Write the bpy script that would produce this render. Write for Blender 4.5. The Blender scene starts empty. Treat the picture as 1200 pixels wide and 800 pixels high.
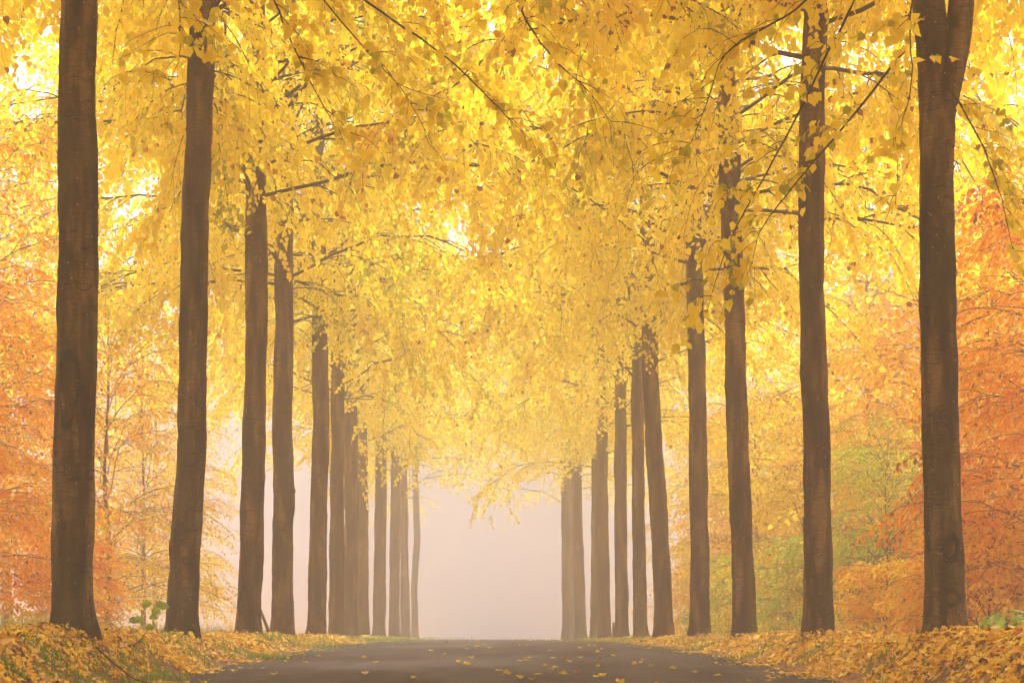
import bpy, math, random
import numpy as np
from mathutils import noise as mnoise, Vector

rng = np.random.default_rng(7)
random.seed(7)
scene = bpy.context.scene
COL = scene.collection
PI = math.pi
R = math.radians

# ------------------------------------------------------------------ camera figures
FPX = 2000.0          # focal length in photo pixels (1200 wide)
EYE = 0.50
VX, HY = 575.0, 748.0
def at(px, py, y):
    """photo pixel at distance y -> (X, Z)"""
    return (px - VX) * y / FPX, EYE + (HY - py) * y / FPX

# ------------------------------------------------------------------ materials
def mat(name):
    m = bpy.data.materials.new(name); m.use_nodes = True
    nt = m.node_tree; nt.nodes.clear()
    return m, nt, nt.nodes, nt.links
def N(nodes, t, **kw):
    n = nodes.new(t)
    for k, v in kw.items():
        if k in n.inputs: n.inputs[k].default_value = v
        else: setattr(n, k, v)
    return n
def ramp(nodes, stops, interp='LINEAR'):
    r = nodes.new('ShaderNodeValToRGB'); cr = r.color_ramp; cr.interpolation = interp
    while len(cr.elements) < len(stops): cr.elements.new(0.5)
    for e, (p, c) in zip(cr.elements, stops):
        e.position = p; e.color = (*c, 1)
    return r

def leaf_material(name, stops, trans=0.5, shift=0.16, gloss=0.05):
    m, nt, nd, lk = mat(name)
    at_ = N(nd, 'ShaderNodeAttribute', attribute_name='tint')
    oi = N(nd, 'ShaderNodeObjectInfo')
    ma = N(nd, 'ShaderNodeMath', operation='MULTIPLY_ADD'); ma.inputs[1].default_value = shift; ma.inputs[2].default_value = -shift / 2
    lk.new(oi.outputs['Random'], ma.inputs[0])
    ad = N(nd, 'ShaderNodeMath', operation='ADD'); lk.new(at_.outputs['Fac'], ad.inputs[0]); lk.new(ma.outputs[0], ad.inputs[1])
    r = ramp(nd, stops); lk.new(ad.outputs[0], r.inputs[0])
    d = N(nd, 'ShaderNodeBsdfDiffuse'); t = N(nd, 'ShaderNodeBsdfTranslucent')
    g = N(nd, 'ShaderNodeBsdfGlossy', Roughness=0.45)
    lk.new(r.outputs[0], d.inputs[0]); lk.new(r.outputs[0], t.inputs[0])
    mx = N(nd, 'ShaderNodeMixShader'); mx.inputs[0].default_value = trans
    lk.new(d.outputs[0], mx.inputs[1]); lk.new(t.outputs[0], mx.inputs[2])
    m2 = N(nd, 'ShaderNodeMixShader'); m2.inputs[0].default_value = gloss
    lk.new(mx.outputs[0], m2.inputs[1]); lk.new(g.outputs[0], m2.inputs[2])
    o = N(nd, 'ShaderNodeOutputMaterial'); lk.new(m2.outputs[0], o.inputs[0])
    return m

LIME = leaf_material('lime_leaf', [(0, (.40, .44, .03)), (.12, (.66, .62, .035)), (.28, (.96, .84, .06)), (.55, (.97, .80, .04)), (.80, (.97, .70, .035)), (.92, (.66, .28, .02)), (1, (.22, .08, .02))], .6)
BEECH_ORANGE = leaf_material('beech_leaf_orange', [(0, (.93, .66, .05)), (.3, (.95, .52, .03)), (.65, (.93, .38, .02)), (.9, (.74, .20, .02)), (1, (.25, .08, .03))], .6)
BEECH_AMBER = leaf_material('beech_leaf_amber', [(0, (.68, .64, .05)), (.22, (.95, .76, .05)), (.52, (.95, .63, .035)), (.85, (.92, .42, .025)), (1, (.5, .17, .03))], .6)
BEECH_GREEN = leaf_material('beech_leaf_green', [(0, (.24, .44, .07)), (.3, (.52, .68, .07)), (.6, (.80, .76, .06)), (.85, (.88, .64, .05)), (1, (.85, .34, .03))], .55)
FRESH_GREEN = leaf_material('fresh_leaf', [(0, (.12, .28, .03)), (.5, (.30, .48, .05)), (1, (.62, .60, .08))], .5)
DARK_GREEN = leaf_material('evergreen_leaf', [(0, (.04, .10, .05)), (.6, (.08, .17, .08)), (1, (.2, .25, .08))], .35)
LITTER = leaf_material('fallen_leaf', [(0, (.14, .055, .02)), (.12, (.30, .10, .02)), (.25, (.72, .30, .02)), (.40, (.95, .60, .02)), (.74, (.97, .76, .035)), (.88, (.92, .68, .22)), (1, (.72, .52, .34))], .2, .0)
GRASS = leaf_material('grass_blade', [(0, (.10, .24, .02)), (.6, (.26, .44, .04)), (1, (.62, .52, .20))], .4, 0)

def bark_material(name, base, dark, light, speck=True):
    m, nt, nd, lk = mat(name)
    tc = N(nd, 'ShaderNodeTexCoord'); oi = N(nd, 'ShaderNodeObjectInfo')
    off = N(nd, 'ShaderNodeVectorMath', operation='MULTIPLY_ADD'); off.inputs[1].default_value = (17, 31, 53)
    lk.new(oi.outputs['Random'], off.inputs[0]); lk.new(tc.outputs['Object'], off.inputs[2])
    def mapped(s):
        mp = N(nd, 'ShaderNodeMapping'); mp.inputs['Scale'].default_value = s
        lk.new(off.outputs[0], mp.inputs[0]); return mp
    big = N(nd, 'ShaderNodeTexNoise', Scale=1.0, Detail=5.0, Roughness=.6); lk.new(mapped((5, 5, .9)).outputs[0], big.inputs[0])
    wr = N(nd, 'ShaderNodeTexNoise', Scale=1.0, Detail=4.0, Roughness=.65); lk.new(mapped((7, 7, 42)).outputs[0], wr.inputs[0])
    fine = N(nd, 'ShaderNodeTexNoise', Scale=70.0, Detail=3.0); lk.new(off.outputs[0], fine.inputs[0])
    r1 = ramp(nd, [(.37, dark), (.50, base), (.63, light)]); lk.new(big.outputs[0], r1.inputs[0])
    r2 = ramp(nd, [(.34, (.3, .27, .25)), (.47, (1, 1, 1)), (.66, (1.35, 1.3, 1.2))]); lk.new(wr.outputs[0], r2.inputs[0])
    mul = N(nd, 'ShaderNodeMix', data_type='RGBA', blend_type='MULTIPLY'); mul.inputs[0].default_value = .8
    lk.new(r1.outputs[0], mul.inputs[6]); lk.new(r2.outputs[0], mul.inputs[7])
    # short dark folds across the bark
    fo = N(nd, 'ShaderNodeTexNoise', Scale=1.0, Detail=2.5, Roughness=.5, Distortion=.6); lk.new(mapped((2.6, 2.6, 9.5)).outputs[0], fo.inputs[0])
    rr = ramp(nd, [(.60, (1, 1, 1)), (.62, (.18, .15, .12)), (.635, (.3, .26, .22)), (.66, (1, 1, 1))]); lk.new(fo.outputs[0], rr.inputs[0])
    mul2 = N(nd, 'ShaderNodeMix', data_type='RGBA', blend_type='MULTIPLY'); mul2.inputs[0].default_value = .8
    lk.new(mul.outputs[2], mul2.inputs[6]); lk.new(rr.outputs[0], mul2.inputs[7])
    vo = N(nd, 'ShaderNodeTexVoronoi', Scale=1.0); lk.new(mapped((11, 11, 8)).outputs[0], vo.inputs[0])
    rs = ramp(nd, [(.0, (1, 1, 1)), (.075, (1, 1, 1)), (.10, (0, 0, 0))]); lk.new(vo.outputs['Distance'], rs.inputs[0])
    mx = N(nd, 'ShaderNodeMix', data_type='RGBA'); mx.inputs[7].default_value = (.55, .52, .42, 1)
    sf = N(nd, 'ShaderNodeMath', operation='MULTIPLY'); sf.inputs[1].default_value = .75 if speck else 0
    lk.new(rs.outputs[0], sf.inputs[0]); lk.new(sf.outputs[0], mx.inputs[0]); lk.new(mul2.outputs[2], mx.inputs[6])
    b1 = N(nd, 'ShaderNodeMath', operation='MULTIPLY_ADD'); b1.inputs[1].default_value = .7
    lk.new(wr.outputs[0], b1.inputs[0]); lk.new(fine.outputs[0], b1.inputs[2])
    b2 = N(nd, 'ShaderNodeMath', operation='ADD'); lk.new(b1.outputs[0], b2.inputs[0])
    bm = N(nd, 'ShaderNodeRGBToBW'); lk.new(rr.outputs[0], bm.inputs[0]); lk.new(bm.outputs[0], b2.inputs[1])
    ms = N(nd, 'ShaderNodeTexNoise', Scale=1.0, Detail=6.0, Roughness=.7); lk.new(mapped((2.2, 2.2, .8)).outputs[0], ms.inputs[0])
    rm = ramp(nd, [(.50, (0, 0, 0)), (.68, (.75, .75, .75))]); lk.new(ms.outputs[0], rm.inputs[0])
    mm = N(nd, 'ShaderNodeMix', data_type='RGBA'); mm.inputs[7].default_value = (.085, .085, .018, 1)
    lk.new(rm.outputs[0], mm.inputs[0]); lk.new(mx.outputs[2], mm.inputs[6]); mx = mm
    bp = N(nd, 'ShaderNodeBump', Strength=.9, Distance=.03); lk.new(b2.outputs[0], bp.inputs['Height'])
    p = N(nd, 'ShaderNodeBsdfPrincipled', Roughness=.85); p.inputs['Specular IOR Level'].default_value = .25
    lk.new(mx.outputs[2], p.inputs['Base Color']); lk.new(bp.outputs[0], p.inputs['Normal'])
    o = N(nd, 'ShaderNodeOutputMaterial'); lk.new(p.outputs[0], o.inputs[0])
    return m
BARK = bark_material('lime_bark', (.066, .041, .012), (.008, .005, .002), (.23, .165, .07))
SCAR = bark_material('scarred_bark', (.012, .008, .004), (.004, .003, .002), (.03, .02, .011), False)
FOREST_BARK = bark_material('beech_bark', (.11, .085, .065), (.06, .045, .035), (.15, .125, .1), False)
def simple(name, c, rough=.8):
    m, nt, nd, lk = mat(name)
    tc = N(nd, 'ShaderNodeTexCoord'); n = N(nd, 'ShaderNodeTexNoise', Scale=9.0, Detail=4.0); lk.new(tc.outputs['Object'], n.inputs[0])
    r = ramp(nd, [(.3, tuple(x * .65 for x in c)), (.7, tuple(x * 1.25 for x in c))]); lk.new(n.outputs[0], r.inputs[0])
    p = N(nd, 'ShaderNodeBsdfPrincipled', Roughness=rough); lk.new(r.outputs[0], p.inputs['Base Color'])
    o = N(nd, 'ShaderNodeOutputMaterial'); lk.new(p.outputs[0], o.inputs[0]); return m
TWIG = simple('twig_bark', (.035, .022, .013))
TWIG_F = simple('beech_twig_bark', (.17, .11, .075))
WOOD = simple('weathered_wood', (.17, .13, .075))
STEM = simple('green_stem', (.10, .12, .03))
STRAW = simple('dry_stalk', (.22, .16, .08))

# ------------------------------------------------------------------ mesh helpers
class MB:
    def __init__(s): s.v = []; s.f = []; s.t = []; s.m = []; s.n = 0
    def add(s, v, f, tint=None, mi=0):
        v = np.asarray(v, float).reshape(-1, 3); f = np.asarray(f, int).reshape(-1, 4)
        s.v.append(v); s.f.append(f + s.n)
        s.t.append(np.full(len(v), .5) if tint is None else np.broadcast_to(tint, len(v)).astype(float))
        s.m.append(np.full(len(f), mi)); s.n += len(v)
    def mesh(s, name, mats, smooth=False):
        v = np.concatenate(s.v); f = np.concatenate(s.f); t = np.concatenate(s.t); mi = np.concatenate(s.m)
        me = bpy.data.meshes.new(name)
        me.vertices.add(len(v)); me.vertices.foreach_set('co', v.astype(np.float32).ravel())
        me.loops.add(len(f) * 4); me.loops.foreach_set('vertex_index', f.astype(np.int32).ravel())
        me.polygons.add(len(f)); me.polygons.foreach_set('loop_start', np.arange(0, len(f) * 4, 4, dtype=np.int32))
        me.polygons.foreach_set('material_index', mi.astype(np.int32))
        if smooth: me.polygons.foreach_set('use_smooth', np.ones(len(f), bool))
        a = me.attributes.new('tint', 'FLOAT', 'POINT'); a.data.foreach_set('value', t.astype(np.float32))
        for m in mats: me.materials.append(m)
        me.update(calc_edges=True); me.validate()
        return me
def link(name, data, parent=None, loc=(0, 0, 0), rz=0):
    o = bpy.data.objects.new(name, data); COL.objects.link(o)
    o.location = loc; o.rotation_euler = (0, 0, rz)
    if parent: o.parent = parent
    return o
def tag(o, label, cat=None, group=None):
    o['label'] = label
    if cat: o['category'] = cat
    if group: o['group'] = group
    return o
def struct(o, kind='structure', label=None, cat=None):
    o['kind'] = kind
    if label: tag(o, label, cat)
    return o

def unit(v): return v / np.maximum(np.linalg.norm(v, axis=-1, keepdims=True), 1e-9)
def paths(start, az, e0, e1, L, n, wob=.12, p=1.0):
    start = np.asarray(start, float); k = len(start)
    t = (np.arange(n) + .5) / n
    e = e0[:, None] + (e1 - e0)[:, None] * t ** p + rng.normal(0, wob * .6, (k, n))
    a = az[:, None] + np.cumsum(rng.normal(0, wob, (k, n)), axis=1)
    d = np.stack([np.cos(e) * np.cos(a), np.cos(e) * np.sin(a), np.sin(e)], -1)
    pts = np.concatenate([start[:, None], start[:, None] + np.cumsum(d * (L / n)[:, None, None], axis=1)], 1)
    return pts
def tubes(mb, pts, rad, sides, mi=0):
    k, n, _ = pts.shape
    if k == 0: return
    tan = unit(np.gradient(pts, axis=1))
    ref = np.where(np.abs(tan[..., 2:3]) > .92, np.array([1., 0, 0]), np.array([0, 0, 1.]))
    s = unit(np.cross(tan, ref)); u = np.cross(s, tan)
    an = np.arange(sides) * 2 * PI / sides
    ring = pts[:, :, None] + rad[:, :, None, None] * (np.cos(an)[:, None] * s[:, :, None] + np.sin(an)[:, None] * u[:, :, None])
    idx = np.arange(k * n * sides).reshape(k, n, sides)
    a = idx[:, :-1]; b = idx[:, 1:]
    f = np.stack([a, np.roll(a, -1, 2), np.roll(b, -1, 2), b], -1)
    mb.add(ring, f, mi=mi)
def sample(pts, idx, t):
    n = pts.shape[1] - 1
    x = np.clip(t * n, 0, n - 1e-6); i = x.astype(int); fr = (x - i)[:, None]
    p = pts[idx, i] * (1 - fr) + pts[idx, i + 1] * fr
    d = unit(pts[idx, i + 1] - pts[idx, i])
    return p, d
LEAF = {   # along, across, up - two quads folded on the midrib
    'lime': (np.array([[0, 0, 0], [-.04, .34, .06], [.42, .46, .12], [1, 0, -.06], [.42, -.46, .12], [-.04, -.34, .06]]), np.array([[0, 1, 2, 3], [0, 3, 4, 5]])),
    'beech': (np.array([[0, 0, 0], [.28, .26, .05], [.68, .24, .05], [1, 0, -.06], [.68, -.24, .05], [.28, -.26, .05]]), np.array([[0, 3, 2, 1], [0, 5, 4, 3]])),
    'far': (np.array([[0, 0, 0], [.35, .45, .1], [1, 0, -.04], [.35, -.45, .1]]), np.array([[0, 1, 2, 3]])),
}
def leaves(mb, pos, axis, nrm, size, tint, kind, mi=0):
    tv, tf = LEAF[kind]
    axis = unit(axis); b = unit(np.cross(nrm, axis)); n = np.cross(axis, b)
    k = len(pos)
    fold = rng.uniform(.3, 2.2, (k, 1, 1))
    v = pos[:, None] + size[:, None, None] * (tv[None, :, 0:1] * axis[:, None] + tv[None, :, 1:2] * b[:, None] + fold * tv[None, :, 2:3] * n[:, None])
    f = tf[None] + (np.arange(k) * len(tv))[:, None, None]
    mb.add(v, f, np.repeat(tint, len(tv)), mi)

def make_crown(name, leafmat, H0, H1, nl, reach, sub_n, twig_n, leaf_step, leafsize, kind,
               e_low=25, e_high=60, flat=0.0, taper=.55, drop=-25, twiglen=(.35, .9), green=.1, sublen=2.2, r0=.055, bias=.9, hang_n=0, thin=.0, bare=.0, twigmat=None, var=.07):
    """limbs > side branches > twigs > leaves; returns (leaf mesh, branch mesh), local to the trunk axis"""
    u = (np.arange(nl) + rng.uniform(0, .9, nl)) / nl
    h = H0 + (H1 - H0) * u ** bias
    az = np.arange(nl) * 2.39996 + rng.normal(0, .35, nl)
    L = reach * (1 - taper * u) * rng.uniform(.75, 1.15, nl)
    e0 = R(1) * (e_low + (e_high - e_low) * u + rng.normal(0, 7, nl))
    e1 = R(1) * (drop * (1 - .7 * u) + rng.normal(0, 9, nl))
    st = np.stack([np.zeros(nl), np.zeros(nl), h], -1)
    limb = paths(st, az, e0, e1, L, 11, .17, 1.5)
    tw = MB(); lf = MB()
    tt = np.linspace(0, 1, 12)
    tubes(tw, limb, (r0 * (1 - .45 * u))[:, None] * (1 - .86 * tt)[None] + .004, 6)
    # side branches
    k = nl * sub_n
    pi = np.repeat(np.arange(nl), sub_n)
    t = np.tile((np.arange(sub_n) + .5) / sub_n, nl) * .93 + .07 + rng.uniform(-.04, .04, k); t = np.clip(t, .04, .995)
    p, d = sample(limb, pi, t)
    saz = np.arctan2(d[:, 1], d[:, 0]) + np.where(np.arange(k) % 2, 1, -1) * R(1) * rng.uniform(28, 72, k)
    se = np.arcsin(np.clip(d[:, 2], -1, 1))
    sL = sublen * (1.05 - .55 * t) * rng.uniform(.55, 1.2, k) * (L[pi] / reach) ** .5
    sub = paths(p, saz, se * .6 + R(1) * rng.normal(4, 10, k), R(1) * rng.normal(drop * 1.25, 14, k), sL, 7, .13, 1.2)
    tubes(tw, sub, (r0 * .46 * (1.1 - .5 * t))[:, None] * (1 - .85 * np.linspace(0, 1, 8))[None] + .0022, 4)
    if hang_n:      # long whips that hang from the lower limbs
        hi = rng.integers(0, max(2, int(nl * .6)), hang_n); ht = rng.uniform(.25, .98, hang_n)
        hp, hd = sample(limb, hi, ht)
        haz = np.arctan2(hd[:, 1], hd[:, 0]) + rng.normal(0, .7, hang_n)
        whip = paths(hp, haz, R(1) * rng.normal(-5, 20, hang_n), R(1) * rng.normal(-74, 9, hang_n), rng.uniform(1.0, 2.9, hang_n), 7, .12, .8)
        tubes(tw, whip, np.linspace(.013, .003, 8)[None] * np.ones((hang_n, 1)), 4)
        sub = np.concatenate([sub, whip]); pi = np.concatenate([pi, hi]); k = k + hang_n
    # twigs
    q = k * twig_n
    qi = np.repeat(np.arange(k), twig_n)
    t2 = np.tile((np.arange(twig_n) + .6) / twig_n, k) * .9 + .1; t2 = np.clip(t2 + rng.uniform(-.05, .05, q), .05, .999)
    p, d = sample(sub, qi, t2)
    ta = np.arctan2(d[:, 1], d[:, 0]) + np.where(np.arange(q) % 2, 1, -1) * R(1) * rng.uniform(15, 65, q)
    te = np.arcsin(np.clip(d[:, 2], -1, 1))
    tL = rng.uniform(*twiglen, q)
    twig = paths(p, ta, te * .7 + R(1) * rng.normal(-4, 14, q), R(1) * rng.normal(drop * 1.7, 16, q), tL, 4, .14)
    tubes(tw, twig, np.full((q, 1), 1.) * (np.linspace(.0045, .0018, 5) * (.5 if twigmat else 1))[None], 3)
    # leaves
    m = np.maximum((tL / leaf_step).astype(int), 2)
    li = np.repeat(np.arange(q), m)
    order = np.concatenate([np.arange(x) for x in m])
    t3 = (order + .7) / m[li]; t3 = np.clip(t3, 0, .999)
    n = len(li)
    keep = rng.random(n) > .06 + thin * u[pi[qi[li]]]
    li, t3, order = li[keep], t3[keep], order[keep]; n = len(li)
    p, d = sample(twig, li, t3)
    if bare:      # the trunk stays visible through thin inner foliage
        k2 = ~((np.hypot(p[:, 0], p[:, 1]) < 1.7) & (p[:, 2] < 13.5) & (rng.random(n) < bare))
        li, t3, order, p, d = li[k2], t3[k2], order[k2], p[k2], d[k2]; n = len(li)
    side = unit(np.cross(d, np.array([0, 0, 1.]))) * np.where(order % 2, 1, -1)[:, None]
    out = unit(d * .6 + side * .8 + rng.normal(0, .25, (n, 3)))
    p = p + out * (leafsize * .45) * rng.uniform(.5, 1, n)[:, None] - np.array([0, 0, .012])
    hang = 1 - flat
    axis = unit(out + np.array([0, 0, -1.]) * hang * rng.uniform(.2, 1.8, n)[:, None])
    nr = rng.normal(0, 1, (n, 3)) * (.35 + .65 * hang) + np.array([0, 0, 1.]) * flat * 1.3
    nr = nr - axis * np.sum(nr * axis, -1, keepdims=True)
    # colour: clumps differ from limb to limb and branch to branch
    li_limb = pi[qi[li]]; li_sub = qi[li]
    limb_t = rng.normal(.46, var, nl); sub_t = rng.normal(0, var, k)
    gsub = rng.random(k) < green
    tint = limb_t[li_limb] + sub_t[li_sub] + rng.normal(0, .09, n) - gsub[li_sub] * rng.uniform(.15, .4, n)
    brown = rng.random(n) < .022
    tint = np.where(brown, rng.uniform(.9, 1.05, n), tint)
    leaves(lf, p, axis, nr, leafsize * rng.uniform(.65, 1.2, n), np.clip(tint, 0.08, 1) if kind != 'beech' else np.clip(tint, 0, 1), kind)
    return lf.mesh(name + '_leaves', [leafmat]), tw.mesh(name + '_twigs', [twigmat or TWIG], True), n

# ------------------------------------------------------------------ terrain
_ry = np.array([-80, 0, 17, 19, 23, 27, 33, 40, 48, 58, 70, 82, 95, 110, 140, 200, 320, 700.])
_rz = np.array([0, 0, .02, .03, .12, .20, .285, .36, .41, .44, .46, .465, .43, .36, .1, -.7, -2.4, -7.])
_yy = np.linspace(-80, 700, 3121); _zz = np.interp(_yy, _ry, _rz)
for _ in range(2): _zz = np.convolve(np.pad(_zz, 12, 'edge'), np.ones(25) / 25, 'valid')
def road_z(y): return np.interp(y, _yy, _zz)
def sstep(x, a, b):
    t = np.clip((x - a) / (b - a), 0, 1); return t * t * (3 - 2 * t)
EDGE_L, EDGE_R = -3.75, 3.95
def wig(x, y):
    return (.5 * np.sin(x * 1.9 + 1.3 * np.sin(y * .6)) * np.sin(y * 1.35 + .8) + .3 * np.sin(x * 4.3 + y * 2.7) + .2 * np.sin(x * 7.7 - y * 5.1))
MOUNDS = [((px - VX) * (18.4 + 7 * k) / FPX, 18.4 + 7 * k) for k, px in enumerate((84, 213, 291, 331, 371))] + [((px - VX) * (18.4 + 7 * k) / FPX, 18.4 + 7 * k) for k, px in enumerate((1108, 958, 873, 820, 779))]
def ground_z(x, y):
    return ground_base(x, y) + sum(.075 * np.exp(-(((np.asarray(x) - a) ** 2 + (np.asarray(y) - b) ** 2) / .55 ** 2)) for a, b in MOUNDS)
def ground_base(x, y):
    x = np.asarray(x, float); y = np.asarray(y, float)
    rz = road_z(y)
    bank = np.where(y < 100, np.maximum(.53, rz + .06), rz + .06 + (.0) * y)
    bank = bank * sstep(y, 0, 14) + (rz + .25) * (1 - sstep(y, 0, 14))
    bank = bank + .04 * np.sin(y * .45 + x * .3) + .03 * wig(x, y)
    left = rz - .03 + (bank - rz + .03) * sstep(-x, -EDGE_L - .12, -EDGE_L + .82)
    left = left - .12 * sstep(-x, 5.6, 8) + .8 * sstep(-x, 12, 45) + .05 * wig(x * .4, y * .4) * sstep(-x, 5.5, 8)
    right = rz - .03 + (bank - .02 - rz + .03) * sstep(x, EDGE_R - .12, EDGE_R + .9)
    right = right - .75 * sstep(x, 5.35, 7.2) + 1.2 * sstep(x, 10, 40) + .06 * wig(x * .4, y * .4) * sstep(x, 5.5, 8)
    return np.where(x < 0, left, right)

def grid(name, xs, ys, zf, mats):
    X, Y = np.meshgrid(xs, ys); Z = zf(X, Y)
    mb = MB(); nx, ny = len(xs), len(ys)
    idx = np.arange(nx * ny).reshape(ny, nx)
    f = np.stack([idx[:-1, :-1], idx[:-1, 1:], idx[1:, 1:], idx[1:, :-1]], -1)
    mb.add(np.stack([X, Y, Z], -1), f)
    return link(name, mb.mesh(name, mats, True))

# ground
m, nt, nd, lk = mat('leafy_soil')
tc = N(nd, 'ShaderNodeTexCoord')
vo = N(nd, 'ShaderNodeTexVoronoi', Scale=13.0); lk.new(tc.outputs['Object'], vo.inputs[0])
cr = ramp(nd, [(0, (.09, .045, .02)), (.3, (.22, .10, .03)), (.55, (.34, .17, .04)), (.8, (.40, .24, .06)), (1, (.34, .22, .10))]); lk.new(vo.outputs['Color'], cr.inputs[0])
nz = N(nd, 'ShaderNodeTexNoise', Scale=.8, Detail=6.0); lk.new(tc.outputs['Object'], nz.inputs[0])
rz_ = ramp(nd, [(.40, (0, 0, 0)), (.62, (1, 1, 1))]); lk.new(nz.outputs[0], rz_.inputs[0])
mx = N(nd, 'ShaderNodeMix', data_type='RGBA'); mx.inputs[7].default_value = (.075, .055, .03, 1)
ml = N(nd, 'ShaderNodeMath', operation='MULTIPLY'); ml.inputs[1].default_value = .6
lk.new(rz_.outputs[0], ml.inputs[0]); lk.new(ml.outputs[0], mx.inputs[0]); lk.new(cr.outputs[0], mx.inputs[6])
bp = N(nd, 'ShaderNodeBump', Strength=.7, Distance=.03); lk.new(vo.outputs['Distance'], bp.inputs['Height'])
p = N(nd, 'ShaderNodeBsdfPrincipled', Roughness=.9); lk.new(mx.outputs[2], p.inputs['Base Color']); lk.new(bp.outputs[0], p.inputs['Normal'])
o = N(nd, 'ShaderNodeOutputMaterial'); lk.new(p.outputs[0], o.inputs[0]); SOIL = m
xs = np.concatenate([np.linspace(-260, -16, 26), np.linspace(-15, 15, 211), np.linspace(16, 260, 26)])
ys = np.concatenate([np.linspace(-60, 8, 24), np.linspace(8.5, 60, 207), np.linspace(61, 140, 80), np.linspace(145, 620, 60)])
struct(grid('ground', xs, ys, ground_z, [SOIL]), label='leaf strewn forest ground on both sides of the road', cat='ground')

# road
m, nt, nd, lk = mat('asphalt')
tc = N(nd, 'ShaderNodeTexCoord')
n1 = N(nd, 'ShaderNodeTexNoise', Scale=95.0, Detail=4.0, Roughness=.75); lk.new(tc.outputs['Object'], n1.inputs[0])
mp = N(nd, 'ShaderNodeMapping'); mp.inputs['Scale'].default_value = (.75, .16, 1); lk.new(tc.outputs['Object'], mp.inputs[0])
n2 = N(nd, 'ShaderNodeTexNoise', Scale=1.6, Detail=6.0, Roughness=.6); lk.new(mp.outputs[0], n2.inputs[0])
r1 = ramp(nd, [(.3, (.024, .021, .023)), (.52, (.062, .056, .060)), (.75, (.19, .175, .18))]); lk.new(n1.outputs[0], r1.inputs[0])
r2 = ramp(nd, [(.36, (.5, .49, .49)), (.5, (.9, .9, .9)), (.66, (1.5, 1.48, 1.46))]); lk.new(n2.outputs[0], r2.inputs[0])
mul = N(nd, 'ShaderNodeMix', data_type='RGBA', blend_type='MULTIPLY'); mul.inputs[0].default_value = 1
lk.new(r1.outputs[0], mul.inputs[6]); lk.new(r2.outputs[0], mul.inputs[7])
bp = N(nd, 'ShaderNodeBump', Strength=.5, Distance=.008); lk.new(n1.outputs[0], bp.inputs['Height'])
p = N(nd, 'ShaderNodeBsdfPrincipled', Roughness=.85); lk.new(mul.outputs[2], p.inputs['Base Color']); lk.new(bp.outputs[0], p.inputs['Normal'])
p.inputs['Specular IOR Level'].default_value = .15
o = N(nd, 'ShaderNodeOutputMaterial'); lk.new(p.outputs[0], o.inputs[0]); ASPH = m
def road_surf(x, y): return road_z(y) + .012 - .0022 * x * x + .004 * np.sin(y * .9) * np.sin(x * .8)
rxs = np.linspace(EDGE_L, EDGE_R, 24); rys = np.concatenate([np.linspace(-60, 8, 18), np.linspace(8.5, 140, 180), np.linspace(145, 620, 50)])
struct(grid('road', rxs, rys, road_surf, [ASPH]), label='grey brown asphalt road running into the fog', cat='road')

# ------------------------------------------------------------------ trunks
def trunk_mesh(name, ctrl, r0, H, seed, side=36, knots=(), mats=None, flare=.27, rtop=.03):
    """ctrl: list of (height, dx, dy) offsets from the base"""
    c = np.array(sorted(ctrl)); hh = np.concatenate([np.linspace(-.35, 1.5, 24), np.linspace(1.6, min(10, H * .8), 66 if side > 12 else 20), np.linspace(min(10.3, H * .84), H, 26 if side > 12 else 8)])
    cx = np.interp(hh, c[:, 0], c[:, 1]); cy = np.interp(hh, c[:, 0], c[:, 2])
    ker = np.ones(7) / 7
    cx = np.convolve(np.pad(cx, 3, 'edge'), ker, 'valid'); cy = np.convolve(np.pad(cy, 3, 'edge'), ker, 'valid')
    r = r0 * (1 - .016 * np.clip(hh, 0, 10)); hk = 9 if H > 17 else 0; top = np.clip((hh - hk) / (H - hk), 0, 1)
    r = r * (1 - top) + rtop * top
    ang = np.arange(side) * 2 * PI / side
    V = np.zeros((len(hh), side, 3))
    lobes = 1 + .35 * np.sin(ang * 5 + seed) + .25 * np.sin(ang * 3 + 2 * seed)
    for i, h in enumerate(hh):
        rr = r[i] * (1 + flare * np.exp(-max(h, 0) / .28) * lobes)
        for j, a in enumerate(ang):
            d = .035 * mnoise.noise(Vector((math.cos(a) * 1.1 + seed * 7, math.sin(a) * 1.1, h * .9))) + .018 * mnoise.noise(Vector((math.cos(a) * 3 + seed * 3, math.sin(a) * 3, h * 3.2))) + .006 * mnoise.noise(Vector((math.cos(a) * 5, math.sin(a) * 5 + seed, h * 13)))
            q = rr[j] + d * min(1, r[i] / .15)
            for (ka, kh, kw, kz, amp) in knots:
                da = (a - ka + PI) % (2 * PI) - PI
                e = math.sqrt((da * r[i] / kw) ** 2 + ((h - kh) / kz) ** 2)
                q += amp * (math.exp(-((e - 1) / .35) ** 2) - .55 * math.exp(-(e / .6) ** 2))
            V[i, j] = (cx[i] + q * math.cos(a), cy[i] + q * math.sin(a), h)
    idx = np.arange(len(hh) * side).reshape(len(hh), side)
    f = np.stack([idx[:-1], np.roll(idx[:-1], -1, 1), np.roll(idx[1:], -1, 1), idx[1:]], -1)
    mb = MB(); mb.add(V, f)
    rad = np.hypot(V[..., 0] - cx[:, None], V[..., 1] - cy[:, None])
    return mb.mesh(name, mats or [BARK], True), hh, cx, cy, rad

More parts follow.
